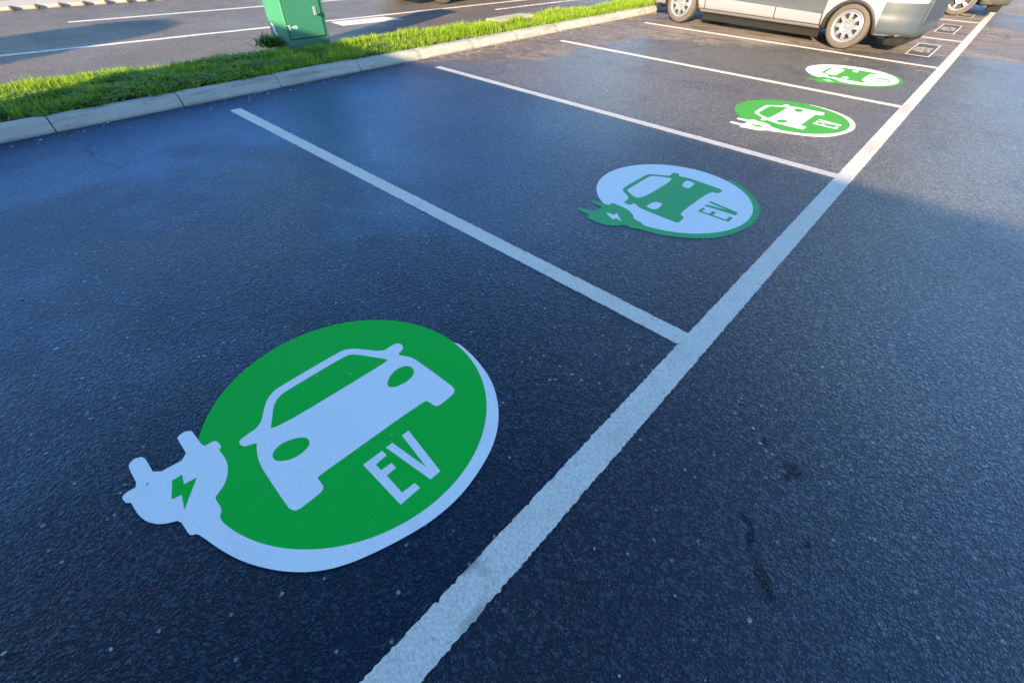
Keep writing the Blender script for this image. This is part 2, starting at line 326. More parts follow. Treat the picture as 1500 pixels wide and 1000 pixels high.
EMBLEM_B = {
  'plug': [(0.0694,-0.5823),(0.0444,-0.6043),(-0.0026,-0.5983),(-0.0186,-0.6053),(-0.0456,-0.6503),(-0.0966,-0.6823),(-0.1316,-0.6913),(-0.2136,-0.6933),(-0.2406,-0.6853),(-0.2516,-0.6453),(-0.2986,-0.6453),(-0.3476,-0.6423),(-0.3556,-0.6273),(-0.3496,-0.6053),(-0.3006,-0.6003),(-0.2526,-0.5893),(-0.2486,-0.5003),(-0.2946,-0.4963),(-0.3446,-0.4913),(-0.3516,-0.4753),(-0.3496,-0.4623),(-0.2926,-0.4543),(-0.2326,-0.4463),(-0.2366,-0.4013),(-0.2016,-0.4003),(-0.1656,-0.4033),(-0.1166,-0.4083),(-0.0696,-0.4303),(-0.0356,-0.4593),(-0.0106,-0.4943),(0.0444,-0.5003),(0.0614,-0.5123),(0.0865,-0.5205),(0.11,-0.516),(0.1334,-0.5105),(0.1564,-0.5039),(0.1791,-0.4963),(0.2015,-0.4876),(0.2234,-0.478),(0.2449,-0.4673),(0.2658,-0.4557),(0.2863,-0.4432),(0.3061,-0.4297),(0.3253,-0.4154),(0.3438,-0.4002),(0.3616,-0.3842),(0.3787,-0.3674),(0.395,-0.3498),(0.4105,-0.3315),(0.4251,-0.3125),(0.4388,-0.2929),(0.4517,-0.2727),(0.4636,-0.2519),(0.4746,-0.2306),(0.4845,-0.2088),(0.4935,-0.1865),(0.5015,-0.1639),(0.5084,-0.141),(0.5143,-0.1178),(0.5191,-0.0943),(0.5229,-0.0706),(0.5255,-0.0468),(0.5271,-0.0229),(0.5276,0.001),(0.527,0.025),(0.5253,0.0489),(0.5226,0.0727),(0.5187,0.0964),(0.5138,0.1198),(0.5078,0.143),(0.5008,0.1659),(0.4928,0.1885),(0.4837,0.2107),(0.4736,0.2324),(0.4626,0.2537),(0.4506,0.2744),(0.4377,0.2946),(0.4239,0.3142),(0.4091,0.3331),(0.3936,0.3513),(0.3772,0.3688),(0.3601,0.3856),(0.3422,0.4016),(0.3236,0.4167),(0.3044,0.4309),(0.2845,0.4443),(0.264,0.4568),(0.243,0.4683),(0.2215,0.4788),(0.1995,0.4884),(0.1772,0.497),(0.1999,0.5362),(0.2104,0.5312),(0.2234,0.5247),(0.2384,0.5167),(0.2558,0.5073),(0.2758,0.4965),(0.297,0.484),(0.3184,0.4697),(0.3402,0.4533),(0.363,0.4348),(0.3854,0.4151),(0.4064,0.3947),(0.4259,0.3735),(0.4443,0.3512),(0.4616,0.3284),(0.4774,0.3057),(0.4917,0.2833),(0.5046,0.2608),(0.5161,0.2383),(0.5264,0.2157),(0.5352,0.1939),(0.5427,0.1725),(0.549,0.15),(0.5544,0.1247),(0.5591,0.0956),(0.563,0.0636),(0.5655,0.0307),(0.5664,-0.0013),(0.5652,-0.0323),(0.5623,-0.0632),(0.5582,-0.0934),(0.5534,-0.1223),(0.5479,-0.1496),(0.5416,-0.1758),(0.5344,-0.201),(0.5264,-0.2253),(0.5174,-0.2489),(0.5073,-0.2718),(0.4968,-0.2935),(0.4864,-0.3133),(0.4764,-0.3307),(0.4666,-0.346),(0.4561,-0.3605),(0.4444,-0.3753),(0.431,-0.3907),(0.4163,-0.406),(0.4009,-0.421),(0.3854,-0.4353),(0.3698,-0.4486),(0.354,-0.4613),(0.3378,-0.4735),(0.3214,-0.4853),(0.3048,-0.4968),(0.288,-0.5078),(0.2709,-0.5184),(0.2534,-0.5283),(0.2336,-0.538),(0.2121,-0.5475),(0.1928,-0.5556),(0.1794,-0.5613)],
  'car': [(0.2144,-0.3393),(0.1754,-0.3453),(0.0564,-0.3413),(-0.0646,-0.3333),(-0.0866,-0.3223),(-0.1106,-0.3053),(-0.1206,-0.3063),(-0.1296,-0.3073),(-0.1296,-0.3343),(-0.1426,-0.3483),(-0.1786,-0.3433),(-0.1836,-0.3343),(-0.1916,-0.2543),(-0.2806,-0.1953),(-0.2956,-0.1733),(-0.3066,-0.1373),(-0.3026,0.1517),(-0.2946,0.1867),(-0.2726,0.2087),(-0.1656,0.2747),(-0.1726,0.3017),(-0.1756,0.3457),(-0.1356,0.3597),(-0.1246,0.3497),(-0.1186,0.3147),(-0.0746,0.3317),(-0.0126,0.3387),(0.0804,0.3327),(0.2274,0.3277),(0.2264,0.2477),(0.1674,0.2367),(0.1634,-0.2233),(0.2154,-0.2463),(0.2174,-0.3333)],
  'window': [(-0.2656,-0.1713),(-0.1246,-0.2423),(-0.1146,0.2517),(-0.1916,0.2217),(-0.2596,0.1847),(-0.2696,0.1437),(-0.2706,0.0037),(-0.2706,-0.1303)],
  'lamp_l': [(-0.0426,-0.2873),(-0.0466,-0.2673),(-0.0406,-0.2023),(-0.0256,-0.1743),(0.0034,-0.1703),(0.0214,-0.1833),(0.0304,-0.2473),(0.0224,-0.2803),(0.0044,-0.2923)],
  'lamp_r': [(-0.0236,0.1857),(-0.0306,0.2127),(-0.0386,0.2737),(-0.0286,0.2927),(0.0024,0.2947),(0.0324,0.2797),(0.0384,0.1957),(0.0284,0.1707),(0.0014,0.1687)],
  'E': [(0.2374,-0.1033),(0.2384,-0.0303),(0.2584,-0.0363),(0.2574,-0.0873),(0.3084,-0.0863),(0.3084,-0.0303),(0.3344,-0.0363),(0.3304,-0.0843),(0.4204,-0.0843),(0.4204,-0.0263),(0.4444,-0.0293),(0.4444,-0.1033)],
  'V': [(0.2344,0.0017),(0.2384,0.0307),(0.3694,0.0507),(0.2354,0.0697),(0.2364,0.0957),(0.4384,0.0657),(0.4414,0.0187)],
  'bolt': [(-0.1856,-0.5493),(-0.1706,-0.5403),(-0.1346,-0.5403),(-0.1336,-0.5033),(-0.0516,-0.5743),(-0.0996,-0.5663),(-0.1036,-0.5913),(-0.1546,-0.5703)],
}
# ------------------------------------------------------------------ camera
CP = [math.radians(v) for v in (43.5208, -41.3578, 1.496)]
cp, sp, cy_, sy_ = math.cos(CP[0]), math.sin(CP[0]), math.cos(CP[1]), math.sin(CP[1])
F = Vector((sy_*cp, cy_*cp, -sp)); Rt = Vector((cy_, -sy_, 0)); U = Rt.cross(F)
c_, s_ = math.cos(CP[2]), math.sin(CP[2])
rx_, ux_ = c_*Rt + s_*U, -s_*Rt + c_*U
cam = bpy.data.cameras.new('camera'); co = bpy.data.objects.new('camera', cam); COL.objects.link(co)
cam.sensor_fit = 'HORIZONTAL'; cam.sensor_width = 36; cam.lens = 655.383/1500*36
cam.clip_start = .02; cam.clip_end = 3000
mm = Matrix((( rx_[0], ux_[0], -F[0], .4089), (rx_[1], ux_[1], -F[1], -1.6508), (rx_[2], ux_[2], -F[2], 1.3876), (0,0,0,1)))
co.matrix_world = mm
scn.camera = co

# ------------------------------------------------------------------ light
SD = Vector((.40, -1.0, .32)).normalized()
elev = math.asin(SD.z); az = math.atan2(SD.x, SD.y)
w = bpy.data.worlds.new('World'); scn.world = w; w.use_nodes = True
wt = w.node_tree; wt.nodes.clear()
wo = wt.nodes.new('ShaderNodeOutputWorld'); bg = wt.nodes.new('ShaderNodeBackground'); sk = wt.nodes.new('ShaderNodeTexSky')
sk.sky_type = 'NISHITA'; sk.sun_disc = False; sk.sun_elevation = elev; sk.sun_rotation = az
sk.air_density = 1.0; sk.dust_density = .25; sk.ozone_density = 4.5; sk.altitude = 0
bg.inputs[1].default_value = SKY_STRENGTH
wt.links.new(sk.outputs[0], bg.inputs[0]); wt.links.new(bg.outputs[0], wo.inputs[0])
sun = bpy.data.lights.new('sun', 'SUN'); so = bpy.data.objects.new('sun', sun); COL.objects.link(so)
sun.energy = SUN_STRENGTH; sun.angle = R(.53); sun.color = SUN_COLOR
so.rotation_euler = SD.to_track_quat('Z', 'Y').to_euler(); so.location = (3, -10, 8)
scn.view_settings.view_transform = 'Standard'; scn.view_settings.look = 'None'
scn.view_settings.exposure = EXPOSURE; scn.view_settings.gamma = 1; scn.view_settings.use_curve_mapping = False

# ------------------------------------------------------------------ ground
def sheet(name, poly, z, mat):
    return struct(mesh_obj(name, [(x, y, z) for x, y in poly], [list(range(len(poly)))], mat))
KX = -5.04                                     # foot of the kerb
def verge_far(y): return -6.55 + .08*y         # road-side edge of the verge
sheet('ground', [(-700,-700),(700,-700),(700,700),(-700,700)], -.06, plain('far_ground', (.06,.065,.05), .95, grain=.3, gscale=2))
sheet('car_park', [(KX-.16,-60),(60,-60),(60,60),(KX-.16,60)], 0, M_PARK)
sheet('road', [(verge_far(-60)-.02-7.5,-60),(verge_far(-60)-.02,-60),(verge_far(60)-.02,60),(verge_far(60)-7.52,60)], 0, M_ROAD)
# verge soil, gently domed
vs, fs = [], []
ys = [(-60+i*2.5) for i in range(49)]
for i, y in enumerate(ys):
    a, b = KX-.17, verge_far(y)
    for k, (f, z) in enumerate(((0,.075),(.06,.095),(.3,.105),(.6,.10),(.88,.08),(1,.035),(1.0,-.03))):
        vs.append((a+(b-a)*f, y, z))
    if i:
        for k in range(6):
            p = (i-1)*7+k; fs.append((p, p+1, p+8, p+7))
struct(mesh_obj('verge', vs, fs, M_SOIL, smooth=True))
# gutter strip along the road side of the verge
M_GUT = plain('gutter_asphalt', (.035,.037,.04), .8, grain=.5, gscale=25)
struct(mesh_obj('gutter', [(verge_far(-60)-.16,-60,.004),(verge_far(-60)-.005,-60,.004),(verge_far(60)-.005,60,.004),(verge_far(60)-.16,60,.004)], [(0,1,2,3)], M_GUT))

# kerb: precast units about 0.98 m long, splayed face, worn arris, thin open joints
bm = bmesh.new()
joints = [-1.306,-.306,.671,1.678,2.615,3.58,4.539]
while joints[-1] < 40: joints.append(joints[-1]+.972)
while joints[0] > -12: joints.insert(0, joints[0]-.985)
kr = random.Random(3)
for a, b in zip(joints, joints[1:]):
    dx, dz, sk_ = kr.uniform(-.006,.006), kr.uniform(-.004,.004), kr.uniform(-.004,.004)
    prof = [(KX, -.02), (KX-.002, .012), (KX-.045, .078), (KX-.06, .092), (KX-.078, .099), (KX-.15, .104), (KX-.166, .099), (KX-.17, .085), (KX-.17, -.02)]
    n = 14; rows = []
    L = b-a-.009
    for i in range(n+1):
        f = i/n; y = a+.0045+L*f
        e = min(f, 1-f)*L
        ins = .006*max(0, 1-e/.012)
        row = []
        for q, (px, pz) in enumerate(prof):
            j = kr.uniform(-.0016, .0016) if 0 < i < n else 0
            row.append(bm.verts.new((px+dx+sk_*(f-.5)*2+j-(ins if q < 6 else 0), y, pz+(dz-ins if 1 <= q <= 7 else 0)+j)))
        rows.append(row)
    for A, B in zip(rows, rows[1:]):
        for q in range(len(prof)-1): bm.faces.new((A[q], A[q+1], B[q+1], B[q]))
    bm.faces.new(rows[0]); bm.faces.new(rows[-1][::-1])
kerb = struct(from_bm('kerb', bm, M_KERB, smooth=False))
bm = bmesh.new(); box(bm, (KX-.16,-12,-.02), (KX-.022,40,.06))
for v in bm.verts:
    if v.co.z > 0 and v.co.x > KX-.1: v.co.x -= .045
struct(from_bm('kerb_bedding', bm, M_JOINT))

# ------------------------------------------------------------------ painted lines
def wander(n, amp, r):
    k = [r.uniform(-1, 1) for _ in range(n//9+4)]; out = []
    for i in range(n):
        f = i/9; j = int(f); t = f-j; t = t*t*(3-2*t)
        out.append((k[j]*(1-t)+k[j+1]*t)*amp)
    return out
def line(name, p, q, wid, mat, label=None, cat='painted line', group=None, z=.0025, step=.009, jit=.0014, wnd=.0008, seed=0, th=.003):
    r = random.Random(seed*17+5)
    p = Vector((*p, 0)); q = Vector((*q, 0)); d = q-p; L = d.length; d /= L; nn = Vector((-d.y, d.x, 0))
    n = max(2, int(L/step)); vs, fs = [], []
    wl, wr = wander(n+1, wnd, r), wander(n+1, wnd, r)
    for i in range(n+1):
        c = p + d*(L*i/n)
        e = 1.0 if 0 < i < n else .0
        l = wid/2 + wl[i] + r.gauss(0, jit); rr = wid/2 + wr[i] + r.gauss(0, jit)
        l -= r.random() < .05 and r.uniform(0, jit*2.5); rr -= r.random() < .05 and r.uniform(0, jit*2.5)
        o = r.uniform(-jit, jit)*(1-e)
        for s_, zz in ((l+.002, z-th), (l, z), (0, z+.0006), (-rr, z), (-rr-.002, z-th)):
            x = c + nn*s_ + d*o; vs.append((x.x, x.y, zz))
        if i:
            for k in range(4):
                a = (i-1)*5+k; fs.append((a, a+1, a+6, a+5))
    fs.append((0,1,2,3,4)); m = 5*n; fs.append((m+4,m+3,m+2,m+1,m))
    o = mesh_obj(name, vs, fs, mat)
    if label: tag(o, label, cat, group)
    return o
BW = 2.5
line('aisle_line', (.054,-3.2), (.06,18.4), .108, M_LINE, 'long wide white line where all the bay lines end at the aisle', seed=1, jit=.0016)
G = 'white lines between the parking bays'
BL = [(-4.64, .0, -.0, 0, .098, 'white bay line between the large green emblem and the white emblem with plug'),
      (-4.60, 2.49, -.0, 2.50, .085, 'white bay line on the shadow edge, beyond the white emblem with green plug'),
      (-4.57, 4.985, -.004, 4.96, .08, 'white bay line between the sunlit green emblem and the farther white emblem'),
      (-4.56, 7.50, -.004, 7.42, .08, 'white bay line beside the tyres of the silver car'),
      (-4.56, 10.04, -.004, 10.05, .08, 'white bay line between the two small boxed stencils, partly behind the silver car'),
      (-4.56, 12.84, -.004, 12.82, .08, 'white bay line in front of the dark car with the alloy wheel'),
      (-4.56, 16.3, -.3, 16.2, .08, 'white bay line farthest away, on the far side of the dark car')]
for i, (x0, y0, x1, y1, wd, lb) in enumerate(BL):
    if i < 6: x1 = .03                         # runs under the aisle line
    line('bay_line', (x0, y0), (x1, y1), wd, M_LINE, lb, group=G, seed=20+i, step=.014 if i < 2 else .03, z=.0018)
def rd(x, y): return (x+.075*y, y)
line('road_edge_line', rd(-8.60,-14), rd(-8.60,40), .085, M_RLINE, 'continuous white edge line on the road passing behind the green cabinet', seed=40, step=.05, jit=.004, wnd=.006)
line('lane_line', rd(-10.87,.03), rd(-10.84,12), .075, M_RLINE, 'white lane line on the far side of the road starting above the dark shadow', seed=41, step=.05, jit=.004, wnd=.006)
o = mesh_obj('road_bar', [(-8.205,3.20,.004),(-7.79,3.17,.004),(-7.66,4.30,.004),(-8.10,4.20,.004),(-8.205,3.20,-.001),(-7.79,3.17,-.001),(-7.66,4.30,-.001),(-8.10,4.20,-.001)], [(0,1,2,3),(0,4,5,1),(1,5,6,2),(2,6,7,3),(3,7,4,0)], M_RLINE)
tag(o, 'short broad white bar painted on the road right of the green cabinet', 'road marking')
line('cycle_line', (-7.42,6.45), (-7.22,9.6), .07, M_RLINE, 'thin worn white line on the road close behind the sunlit grass', seed=43, step=.05, jit=.012, wnd=.012)
# far concrete island with dark blocks along its foot
bm = bmesh.new()
pr = [(-12.78,-.02),(-12.79,.035),(-12.82,.05),(-13.72,.055),(-13.75,-.02)]
A = [bm.verts.new((x+.075*-40, -40, z)) for x, z in pr]; B = [bm.verts.new((x+.075*2.9, 2.9, z)) for x, z in pr]
for k in range(4): bm.faces.new((A[k], A[k+1], B[k+1], B[k]))
bm.faces.new(A); bm.faces.new(B[::-1])
tag(from_bm('traffic_island', bm, M_ISLAND), 'low pale concrete strip along the far side of the road', 'traffic island')
M_RUB = plain('dark_rubber', (.075,.062,.05), .8, grain=.4, gscale=40)
first = None
for i, y in enumerate((-1.42,-1.07,-.71,-.361,-.006,.343,.709,1.06,1.415,1.749,2.1,2.45)):
    if first is None:
        bm = bmesh.new(); box(bm, (-.035,-.03,-.02), (.035,.03,.035), .01); 
        first = o = from_bm('kerb_block', bm, M_RUB)
    else:
        o = first.copy(); COL.objects.link(o)
    o.location = (-12.76+.075*y, y, .03)
    tag(o, 'small dark block in the row along the foot of the pale concrete strip', 'road block', 'small dark blocks along the far concrete strip')

# ------------------------------------------------------------------ charging emblems
def flat(name, polys, z, half, mat, parent):
    cu = bpy.data.curves.new(name, 'CURVE'); cu.dimensions = '2D'; cu.fill_mode = 'BOTH'; cu.extrude = half
    for P in polys:
        s = cu.splines.new('POLY'); s.points.add(len(P)-1); s.use_cyclic_u = True
        for k, (x, y) in enumerate(P): s.points[k].co = (x, y, 0, 1)
    t = bpy.data.objects.new('tmp', cu); COL.objects.link(t)
    dg = bpy.context.evaluated_depsgraph_get()
    me = bpy.data.meshes.new_from_object(t.evaluated_get(dg))
    bpy.data.objects.remove(t); bpy.data.curves.remove(cu)
    for v in me.vertices: v.co.z += z
    me.materials.clear(); me.materials.append(mat); me.name = name
    o = bpy.data.objects.new(name, me); COL.objects.link(o); o.parent = parent
    return o
def chaikin(P, it=2, q=.22):
    for _ in range(it):
        r = []
        for (a, b) in zip(P, P[1:]+P[:1]):
            r += [(a[0]*(1-q)+b[0]*q, a[1]*(1-q)+b[1]*q), (a[0]*q+b[0]*(1-q), a[1]*q+b[1]*(1-q))]
        P = r
    return P
def emblem(loc, D, disc, sym, label, rad=.5265):
    t = thing('charging_emblem', label, 'parking emblem', loc, 0, 'electric vehicle emblems painted in the bays')
    flat('disc', [[(rad*math.cos(2*math.pi*k/128), rad*math.sin(2*math.pi*k/128)) for k in range(128)]], .0007, .0005, disc, t)
    p = flat('plug_and_cable', [chaikin(D['plug'], 1, .2)], .0011, .0005, sym, t)
    flat('lightning_bolt', [D['bolt']], .0015, .0005, disc, p)
    flat('car_symbol', [chaikin(D['car'], 2, .2), chaikin(D['window'], 2, .2), chaikin(D['lamp_l'], 2), chaikin(D['lamp_r'], 2)], .0011, .0005, sym, t)
    flat('lettering', [D['E'], D['V']], .0011, .0005, sym, t)
    return t
emblem((-.7516,-1.2644,0), EMBLEM_A, M_GREEN, M_WHITE, 'bright green EV emblem in full shade with white car, plug and crisp EV letters')
emblem((-.7444,1.3123,0), EMBLEM_B, M_WHITE, M_GREEN2, 'white disc EV emblem with green car and plug in the second bay, in shade')
emblem((-.7451,3.7658,0), EMBLEM_A, M_GREEN3, M_WHITE, 'sunlit green EV emblem with white car and rim in the third bay')
emblem((-.7511,6.0904,0), EMBLEM_B, M_WHITE, M_GREEN3, 'sunlit white EV emblem with green car and plug, beside the bay of the silver car')

# small boxed stencils in the far bays (too worn to read)
M_BOX = plain('dark_stencil_ground', (.075,.077,.076), .7, grain=.35, gscale=30)
def stencil(x0, x1, y0, y1, label, seed):
    r = random.Random(seed)
    t = thing('bay_stencil', label, 'bay stencil', ((x0+x1)/2, (y0+y1)/2, 0), 0, 'boxed stencils in the far bays')
    a, b = (x1-x0)/2, (y1-y0)/2; e = .024
    mesh_obj('dark_panel', [(-a,-b,.003),(a,-b,.003),(a,b,.003),(-a,b,.003)], [(0,1,2,3)], M_BOX, t)
    bm = bmesh.new()
    def q(xa, ya, xb, yb, z=.006):
        v = [bm.verts.new(p) for p in ((xa,ya,z),(xb,ya,z),(xb,yb,z),(xa,yb,z))]; bm.faces.new(v)
    for (xa, ya, xb, yb) in ((-a,-b,a,-b+2.6*e),(-a,b-2.6*e,a,b),(-a,-b+2.6*e,-a+e,b-2.6*e),(a-e,-b+2.6*e,a,b-2.6*e)): q(xa, ya, xb, yb)
    from_bm('border', bm, M_LINE, t); bm = bmesh.new()
    rows = ((-.36,.42),(-.04,.52),(.28,.46))
    for rx, hw in rows:                       # rows of worn stroke fragments
        n = 6; wd = hw*2*b*.8/n
        for k in range(n):
            y = -hw*b*.8+wd*(k+.12); xx = rx*a*1.25; h = .29*a
            q(xx-h, y, xx+h, y+wd*.34)
            if r.random() < .75: q(xx-h, y+wd*.34, xx-h*.5, y+wd*.74)
            if r.random() < .6: q(xx-.15*h, y+wd*.34, xx+.25*h, y+wd*.6)
            if r.random() < .6: q(xx+h*.55, y+wd*.34, xx+h, y+wd*.74)
            if r.random() < .5: q(xx-h*.5, y+wd*.55, xx+h*.55, y+wd*.76, .0065)
    from_bm('worn_lettering', bm, M_LINE, t)
stencil(-.505,-.19, 8.08, 9.30, 'small white boxed stencil behind the bumper of the silver car', 1)
stencil(-.505,-.19,10.74,12.06, 'small white boxed stencil in the empty bay between the two parked cars', 2)
stencil(-.47,-.185,13.50,14.55, 'small white boxed stencil beside the alloy wheel of the dark car', 3)

# ------------------------------------------------------------------ utility cabinet
def cab_mat():
    t = NT('cabinet_green_paint')
    f = t.noise(6, 5, .65); g = t.noise(40, 4, .6)
    c = t.mix(f, (.024,.165,.092), (.040,.225,.130))
    c = t.mix(t.math('MULTIPLY', t.step(g, .58, .72), .35), c, (.075,.26,.17))
    sv = t.n('ShaderNodeMapping', {'Vector': t.P, 'Scale': (9, 9, .8)}).outputs[0]
    c = t.mix(t.math('MULTIPLY', t.step(t.noise(2, 4, .6, vec=sv), .55, .75), .55), c, (.035,.12,.075))
    z = t.n('ShaderNodeSeparateXYZ', {0: t.P}).outputs[2]
    c = t.mix(t.math('MULTIPLY', t.math('SUBTRACT', 1.0, t.step(t.math('ADD', z, t.math('MULTIPLY', g, .25)), .16, .42)), .4), c, (.10,.115,.08))
    return t.bsdf(Base_Color=c, Roughness=.5, Normal=t.bump(f, .15, .01))
M_CAB = cab_mat(); M_DARK = plain('seal_black', (.006,.009,.008), .7); M_CHROME = plain('worn_steel', (.62,.62,.58), .35, .7, grain=.2)
M_TAG = plain('white_marker_paint', (.72,.76,.74), .6, grain=.15)
CX, CY0, CY1 = -6.254, 1.461, 2.030
cab = thing('utility_cabinet', 'green metal utility cabinet with latch and white scribbles on the grass verge', 'utility cabinet', (CX-.22,(CY0+CY1)/2,.0))
hy = (CY1-CY0)/2
bm = bmesh.new(); box(bm, (-.235,-hy,.03), (.22,hy,1.12), .012, 3); from_bm('cabinet_body', bm, M_CAB, cab)
bm = bmesh.new(); box(bm, (-.26,-hy-.025,1.1205), (.245,hy+.025,1.165), .015, 3); from_bm('cap', bm, M_CAB, cab)
bm = bmesh.new(); box(bm, (.2201,-hy+.026,.178), (.2225,hy-.049,1.072)); from_bm('door_seal', bm, M_DARK, cab)
bm = bmesh.new(); box(bm, (.2226,-hy+.033,.188), (.232,hy-.056,1.065), .003, 2); dr = from_bm('door', bm, M_CAB, cab)
def yc(y): return y-(CY0+CY1)/2
bm = bmesh.new(); box(bm, (.2321,yc(1.872),.412), (.2385,yc(1.912),.502), .003, 2); from_bm('lock_plate', bm, M_CHROME, dr)
bm = bmesh.new(); box(bm, (.2322,yc(1.917),.405), (.246,yc(1.985),.420), .004, 2); box(bm, (.2325,yc(1.958),.385), (.250,yc(1.975),.44), .004, 2); from_bm('latch', bm, M_DARK, dr)
for zz in (.3,.62,.94):
    pass
def stroke(bm, pts, w, f):
    for (a, b) in zip(pts, pts[1:]):
        a, b = Vector(a), Vector(b); d = (b-a).normalized(); n = Vector((-d.y, d.x))*w/2; a -= d*w*.3; b += d*w*.3
        bm.faces.new([bm.verts.new(f(*p)) for p in (a+n, a-n, b-n, b+n)])
bm = bmesh.new()
k = [0]
def ff(y, z): k[0] += 1; return (.2335+.00001*(k[0]//4), yc(y), z)
stroke(bm, [(1.482,.338),(1.498,.322),(1.512,.336)], .010, ff)
stroke(bm, [(1.498,.322),(1.492,.296),(1.505,.288),(1.516,.300),(1.503,.312)], .010, ff)
stroke(bm, [(1.520,.312),(1.548,.318),(1.556,.306),(1.545,.298)], .008, ff)
stroke(bm, [(1.556,.316),(1.578,.322),(1.598,.318),(1.606,.304),(1.590,.294),(1.570,.298),(1.574,.318)], .009, ff)
from_bm('scribble', bm, M_TAG, dr, weld=False)
bm = bmesh.new(); k = [0]
def fl(x, z): k[0] += 1; return (x-(CX-.22), -hy-.0012-.00001*(k[0]//4), z)
stroke(bm, [(-6.64,.315),(-6.60,.31),(-6.575,.27),(-6.60,.235),(-6.555,.215)], .022, fl)
stroke(bm, [(-6.635,.30),(-6.62,.25),(-6.59,.225),(-6.545,.20)], .014, fl)
stroke(bm, [(-6.61,.29),(-6.59,.262)], .018, fl)
from_bm('side_scribble', bm, M_TAG, cab, weld=False)
bm = bmesh.new(); box(bm, (-.20,-hy+.03,-.03), (.19,hy-.03,.0295)); from_bm('plinth', bm, M_SLAB, cab)

# concrete cover let into the sunlit grass
bm = bmesh.new(); box(bm, (-.17,-.40,-.05), (.17,.40,.0), .008)
o = from_bm('drain_cover', bm, M_SLAB); o.location = (-5.90, 5.25, .145); o.rotation_euler = (R(1.5), R(-2), R(-6))
tag(o, 'pale concrete slab half hidden in the sunlit grass of the verge', 'concrete slab')
# ------------------------------------------------------------------ grass and weeds
def leaf_mat(name, hue_attr=True):
    t = NT(name)
    a = t.n('ShaderNodeAttribute', attribute_name='tint').outputs['Color']
    p = t.n('ShaderNodeBsdfPrincipled', {'Base Color': a, 'Roughness': .5, 'Specular IOR Level': .35})
    tr = t.n('ShaderNodeBsdfTranslucent', {'Color': t.mul(a, (1.25, 1.25, .5))})
    mx = t.n('ShaderNodeMixShader', {0: .38, 1: p.outputs[0], 2: tr.outputs[0]})
    t.t.links.new(mx.outputs[0], t.out.inputs[0]); return t.m
M_LEAF = leaf_mat('grass_blades')
def vnoise(x, y, s, seed):
    r = np.random.default_rng(seed); g = r.random((256, 256))
    u, v = x*s+100, y*s+100; i, j = np.floor(u).astype(int), np.floor(v).astype(int)
    fu, fv = u-i, v-j; fu = fu*fu*(3-2*fu); fv = fv*fv*(3-2*fv); i %= 255; j %= 255
    return (g[i,j]*(1-fu)+g[i+1,j]*fu)*(1-fv)+(g[i,j+1]*(1-fu)+g[i+1,j+1]*fu)*fv
def blades(name, x, y, z, ln, wd, col, lean=.5, parent=None, seed=0, curl=1.0):
    r = np.random.default_rng(seed); n = len(x)
    th = r.random(n)*2*np.pi; ph = th+np.pi/2+r.normal(0,.5,n)
    l = np.abs(r.normal(lean, .22, n)); l2 = l*(1.5+curl*r.random(n))
    d = np.c_[np.cos(th), np.sin(th)]; wv = np.c_[np.cos(ph), np.sin(ph)]
    def pt(f, s, wf):
        hx = d*(ln*(l*f*.5+l2*f*f*.5))[:,None] + wv*(wd*wf*s)[:,None]
        hz = ln*f*(1-.35*np.minimum(l2,1.3)*f)
        return np.c_[x+hx[:,0], y+hx[:,1], z+hz]
    V = np.stack([pt(0,-.5,.8), pt(0,.5,.8), pt(.5,-.5,1), pt(.5,.5,1), pt(1,0,0)], 1).reshape(-1,3)
    b = (np.arange(n)*5)[:,None]
    q = (b+np.array([[0,1,3,2]])); t3 = (b+np.array([[2,3,4]]))
    me = bpy.data.meshes.new(name)
    me.vertices.add(n*5); me.vertices.foreach_set('co', V.astype(np.float32).ravel())
    li = np.concatenate([q.ravel(), t3.ravel()]).astype(np.int32)
    me.loops.add(len(li)); me.loops.foreach_set('vertex_index', li)
    me.polygons.add(2*n)
    ls = np.concatenate([np.arange(n)*4, n*4+np.arange(n)*3]).astype(np.int32)
    me.polygons.foreach_set('loop_start', ls)
    me.update(calc_edges=True); me.validate()
    at = me.color_attributes.new('tint', 'FLOAT_COLOR', 'POINT')
    at.data.foreach_set('color', np.repeat(np.c_[col, np.ones(n)], 5, 0).astype(np.float32).ravel())
    me.materials.append(M_LEAF)
    o = bpy.data.objects.new(name, me); COL.objects.link(o)
    if parent: o.parent = parent
    return o
N = 120000
gy = -3.2 + 20.2*nrg.random(N)**1.15; gf = nrg.random(N)
a_, b_ = KX-.128, verge_far(gy)-.02
gx = a_+(b_-a_)*gf
keep = ~((gx < CX+.03)&(gy > CY0-.03)&(gy < CY1+.03)) & ~((abs(gx+5.90) < .15)&(abs(gy-5.25) < .36))
gx, gy, gf = gx[keep], gy[keep], gf[keep]
soil = np.interp(gf, [0,.06,.3,.6,.88,1], [.075,.095,.105,.10,.08,.035])
n1 = vnoise(gx, gy, 1.6, 1); n2 = vnoise(gx, gy, 5, 2); n3 = vnoise(gx, gy, 13, 3)
dens = n2*.5+n3*.5
k = nrg.random(len(gx)) < np.clip(-.1+1.9*(dens-.2)+.3*n1, .05, 1)
gx, gy, gf, soil, n1, n2, n3 = [v[k] for v in (gx, gy, gf, soil, n1, n2, n3)]
L = (.022+.07*n2*n2+.055*n3+.03*n1)*nrg.uniform(.55,1.25,len(gx))*np.interp(gf, [0,.08,.7,1], [.75,1,.95,.6])
L *= np.interp(gy, [-3,1,3,10], [.85,.9,1.05,1.15])
mixv = np.clip(n1*.7+nrg.normal(0,.28,len(gx))+np.interp(gy,[0,3],[-.1,.12]), 0, 1)[:,None]
g0, g1, g2 = np.array([.18,.30,.014]), np.array([.31,.46,.025]), np.array([.45,.42,.18])
c = g0*(1-mixv)+g1*mixv
